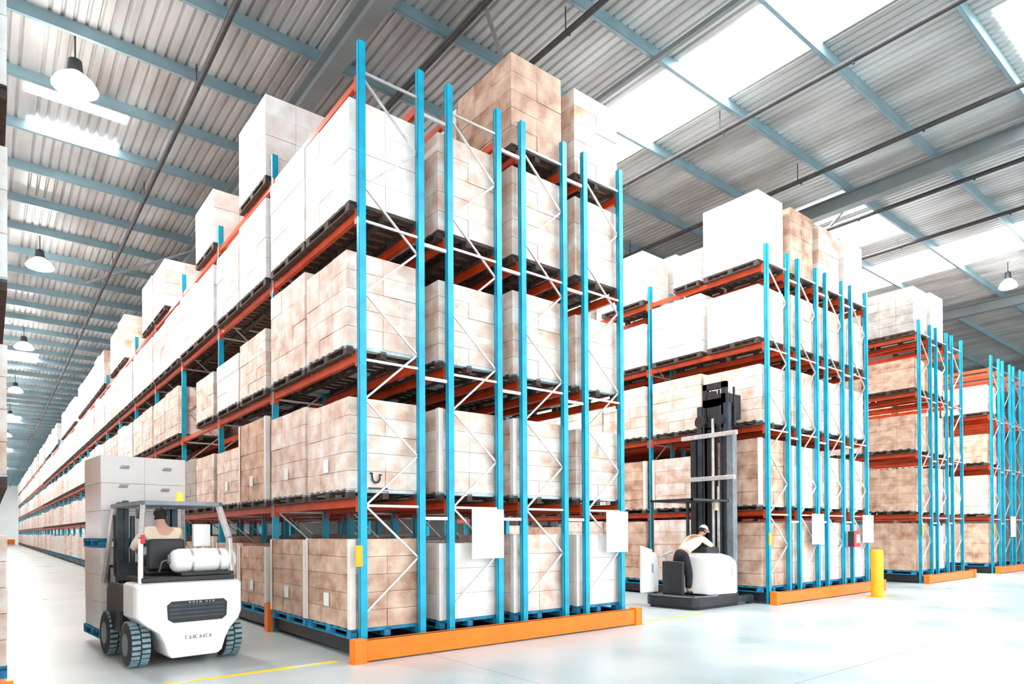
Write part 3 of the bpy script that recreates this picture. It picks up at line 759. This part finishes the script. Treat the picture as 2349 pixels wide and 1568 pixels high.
# ------------------------------------------------------------ reach truck (world aligned, forks towards +x)
RT = (12.5, 9.0, 0)
rt = thing('reach_truck', 'white and black reach truck with tall mast facing the second rack', 'reach truck', RT)
part('base', MB().prism([(-.12, 1.25), (-.05, 1.38), (1.7, 1.38), (1.7, 0), (.12, 0), (-.02, .1)], .05, .30, 'z'), 'black', rt, bevel=.03)
part('base_skirt', MB().prism([(-.06, 1.22), (0, 1.32), (1.7, 1.32), (1.7, .05), (.15, .05), (.04, .12)], .0, .06, 'z'), 'rubber', rt)
part('bumper_strip', MB().bar((-.13, 1.2, .30), (-.03, .12, .30), .03).bar((.0, .06, .30), (.8, -.01, .30), .03), 'mid_steel', rt)
for y in (.02, 1.20): part('outrigger', MB().box(1.6, 2.38, y, y+.16, .06, .22), 'dark_steel', rt, bevel=.02)
for y in (.02, 1.20): part('load_wheel', MB().cyl((2.28, y+.02, .075), (2.28, y+.14, .075), .075, n=16), 'rubber', rt)
for y in (.04, 1.2): part('drive_wheel', MB().cyl((.35, y, .10), (.35, y+.1, .10), .10, n=20), 'rubber', rt)
cv = MB().prism([(.45, .33), (.62, 1.20), (.72, 1.28), (1.02, 1.27), (1.35, 1.20), (1.58, 1.08), (1.62, .98), (1.62, .30), (.9, .31)], .0, .95)
part('battery_cowl', cv, 'white_paint', rt, bevel=.03)
part('cowl_slot', MB().box(1.38, 1.41, -.006, .004, .72, .98), 'grey_ink', rt)
part('back_panel', MB().prism([(-.35, .33), (.26, .33), (.27, .95), (.20, 1.22), (.05, 1.36), (-.35, 1.46)], 1.27, 1.36), 'white_paint', rt, bevel=.03)
part('panel_mark', MB().box(.0, .05, 1.262, 1.272, .8, 1.02), 'grey_ink', rt)
part('armrest', MB().bar((-.1, .95, 1.20), (.35, .95, 1.30), .07, .05).bar((.1, .95, .9), (.1, .95, 1.22), .05), 'galv', rt)
part('backrest_pad', MB().box(.06, .14, .42, 1.02, .31, 1.10), 'black', rt, bevel=.03)
part('control_console', MB().box(.75, 1.25, .25, .85, 1.27, 1.42).cyl((.85, .5, 1.42), (.85, .5, 1.5), .05, n=12), 'black', rt, bevel=.02)
og = MB().box(.0, 1.45, .1, .14, 2.50, 2.55).box(.0, 1.45, 1.26, 1.30, 2.50, 2.55).box(0, .04, .1, 1.3, 2.50, 2.55).box(1.41, 1.45, .1, 1.3, 2.50, 2.55)
for i in range(9): og.box(.1+i*.15, .12+i*.15, .14, 1.26, 2.51, 2.54)
og.box(.5, 1.4, .2, 1.2, 2.505, 2.53)
part('overhead_guard', og, 'black', rt)
for gl in (MB().bar((1.42, .14, 1.1), (1.42, .14, 2.5), .05), MB().bar((1.42, 1.27, .3), (1.42, 1.27, 2.5), .06), MB().bar((.04, 1.27, 1.3), (.04, 1.27, 2.5), .045)): part('guard_post', gl, 'dark_steel', rt)
part('beacon', MB().cyl((1.28, .35, 2.30), (1.28, .35, 2.50), .07, .05, 16), 'beacon_pale', rt, smooth=True, label='pale beacon lamp')
# mast: outer, middle and inner rails
for y in (.10, 1.16): part('outer_rail', MB().box(1.62, 1.80, y, y+.16, .3, 4.15), 'mid_steel' if y < 1 else 'black', rt)
for y in (.24, 1.0): part('middle_rail', MB().box(1.66, 1.80, y, y+.14, .4, 4.95), 'dark_steel', rt)
ms = MB()
for y in (.34, .88): ms.box(1.70, 1.82, y, y+.12, .5, 5.50)
ms.box(1.70, 1.82, .34, 1.0, 5.35, 5.5).box(1.70, 1.78, .34, 1.0, 4.9, 5.1)
part('inner_rail_frame', ms, 'black', rt)
part('mast_plate', MB().box(1.70, 1.76, .60, 1.16, .4, 4.4).box(1.72, 1.76, .62, .98, 4.4, 5.3).box(1.70, 1.80, .28, .9, 4.35, 5.2), 'black', rt)
part('lift_cylinder', MB().cyl((1.64, .66, .35), (1.64, .66, 4.6), .04, n=14), 'galv', rt, smooth=True)
part('lift_cylinder', MB().cyl((1.64, .50, .35), (1.64, .50, 2.9), .05, n=14), 'galv', rt, smooth=True)
for z, y0, y1 in ((4.12, -.05, 1.55), (3.05, .02, 1.45)): part('mast_crossbar', MB().box(1.54, 1.62, y0, y1, z, z+.11), 'galv', rt, bevel=.01)
part('mast_chain', MB().bar((1.60, .42, .5), (1.60, .42, 4.9), .03).bar((1.60, .90, .5), (1.60, .90, 4.9), .03), 'pipe', rt)
ca = MB().box(1.84, 1.92, .18, 1.10, 4.42, 4.56).box(1.84, 1.92, .18, 1.10, 4.86, 4.96)
for i in range(5): ca.box(1.86, 1.90, .2+i*.21, .24+i*.21, 4.5, 5.35)
ca.box(1.84, 2.30, .30, 1.0, 4.60, 5.20)
part('fork_carriage', ca, 'black', rt)
for y in (.28, .86): part('fork', MB().box(1.92, 1.96, y, y+.12, 4.40, 4.95).prism([(1.92, 4.40), (1.92, 4.45), (2.37, 4.43), (2.37, 4.415)], y, y+.12), 'black', rt)
part('hose_reel', MB().cyl((1.58, 1.0, 4.55), (1.66, 1.0, 4.55), .16, n=20), 'black', rt)
part('hose_reel', MB().cyl((1.58, .45, 4.55), (1.66, .45, 4.55), .13, n=20), 'black', rt)

person('person in cream shirt, black trousers and pale cap leaning over the reach truck', (RT[0], RT[1], 0), 0, dict(
    pelvis=(.28, .62, 1.24), waist=(.42, .60, 1.40), chest=(.68, .56, 1.56), neck=(.92, .54, 1.70), head=(1.02, .53, 1.80), face=(1, -.25, -.5),
    hipl=(.28, .73, 1.20), hipr=(.28, .51, 1.20), kneel=(.30, .76, .76), kneer=(.38, .48, .76), ankl=(.18, .76, .40), ankr=(.32, .46, .40), toel=(.33, .77, .335), toer=(.47, .44, .335),
    shl=(.78, .75, 1.62), shr=(.78, .36, 1.60), ell=(.98, .82, 1.42), elr=(.98, .26, 1.44), wrl=(.93, .68, 1.50), wrr=(.98, .34, 1.50)), 'skin', 'hair', 'cap')
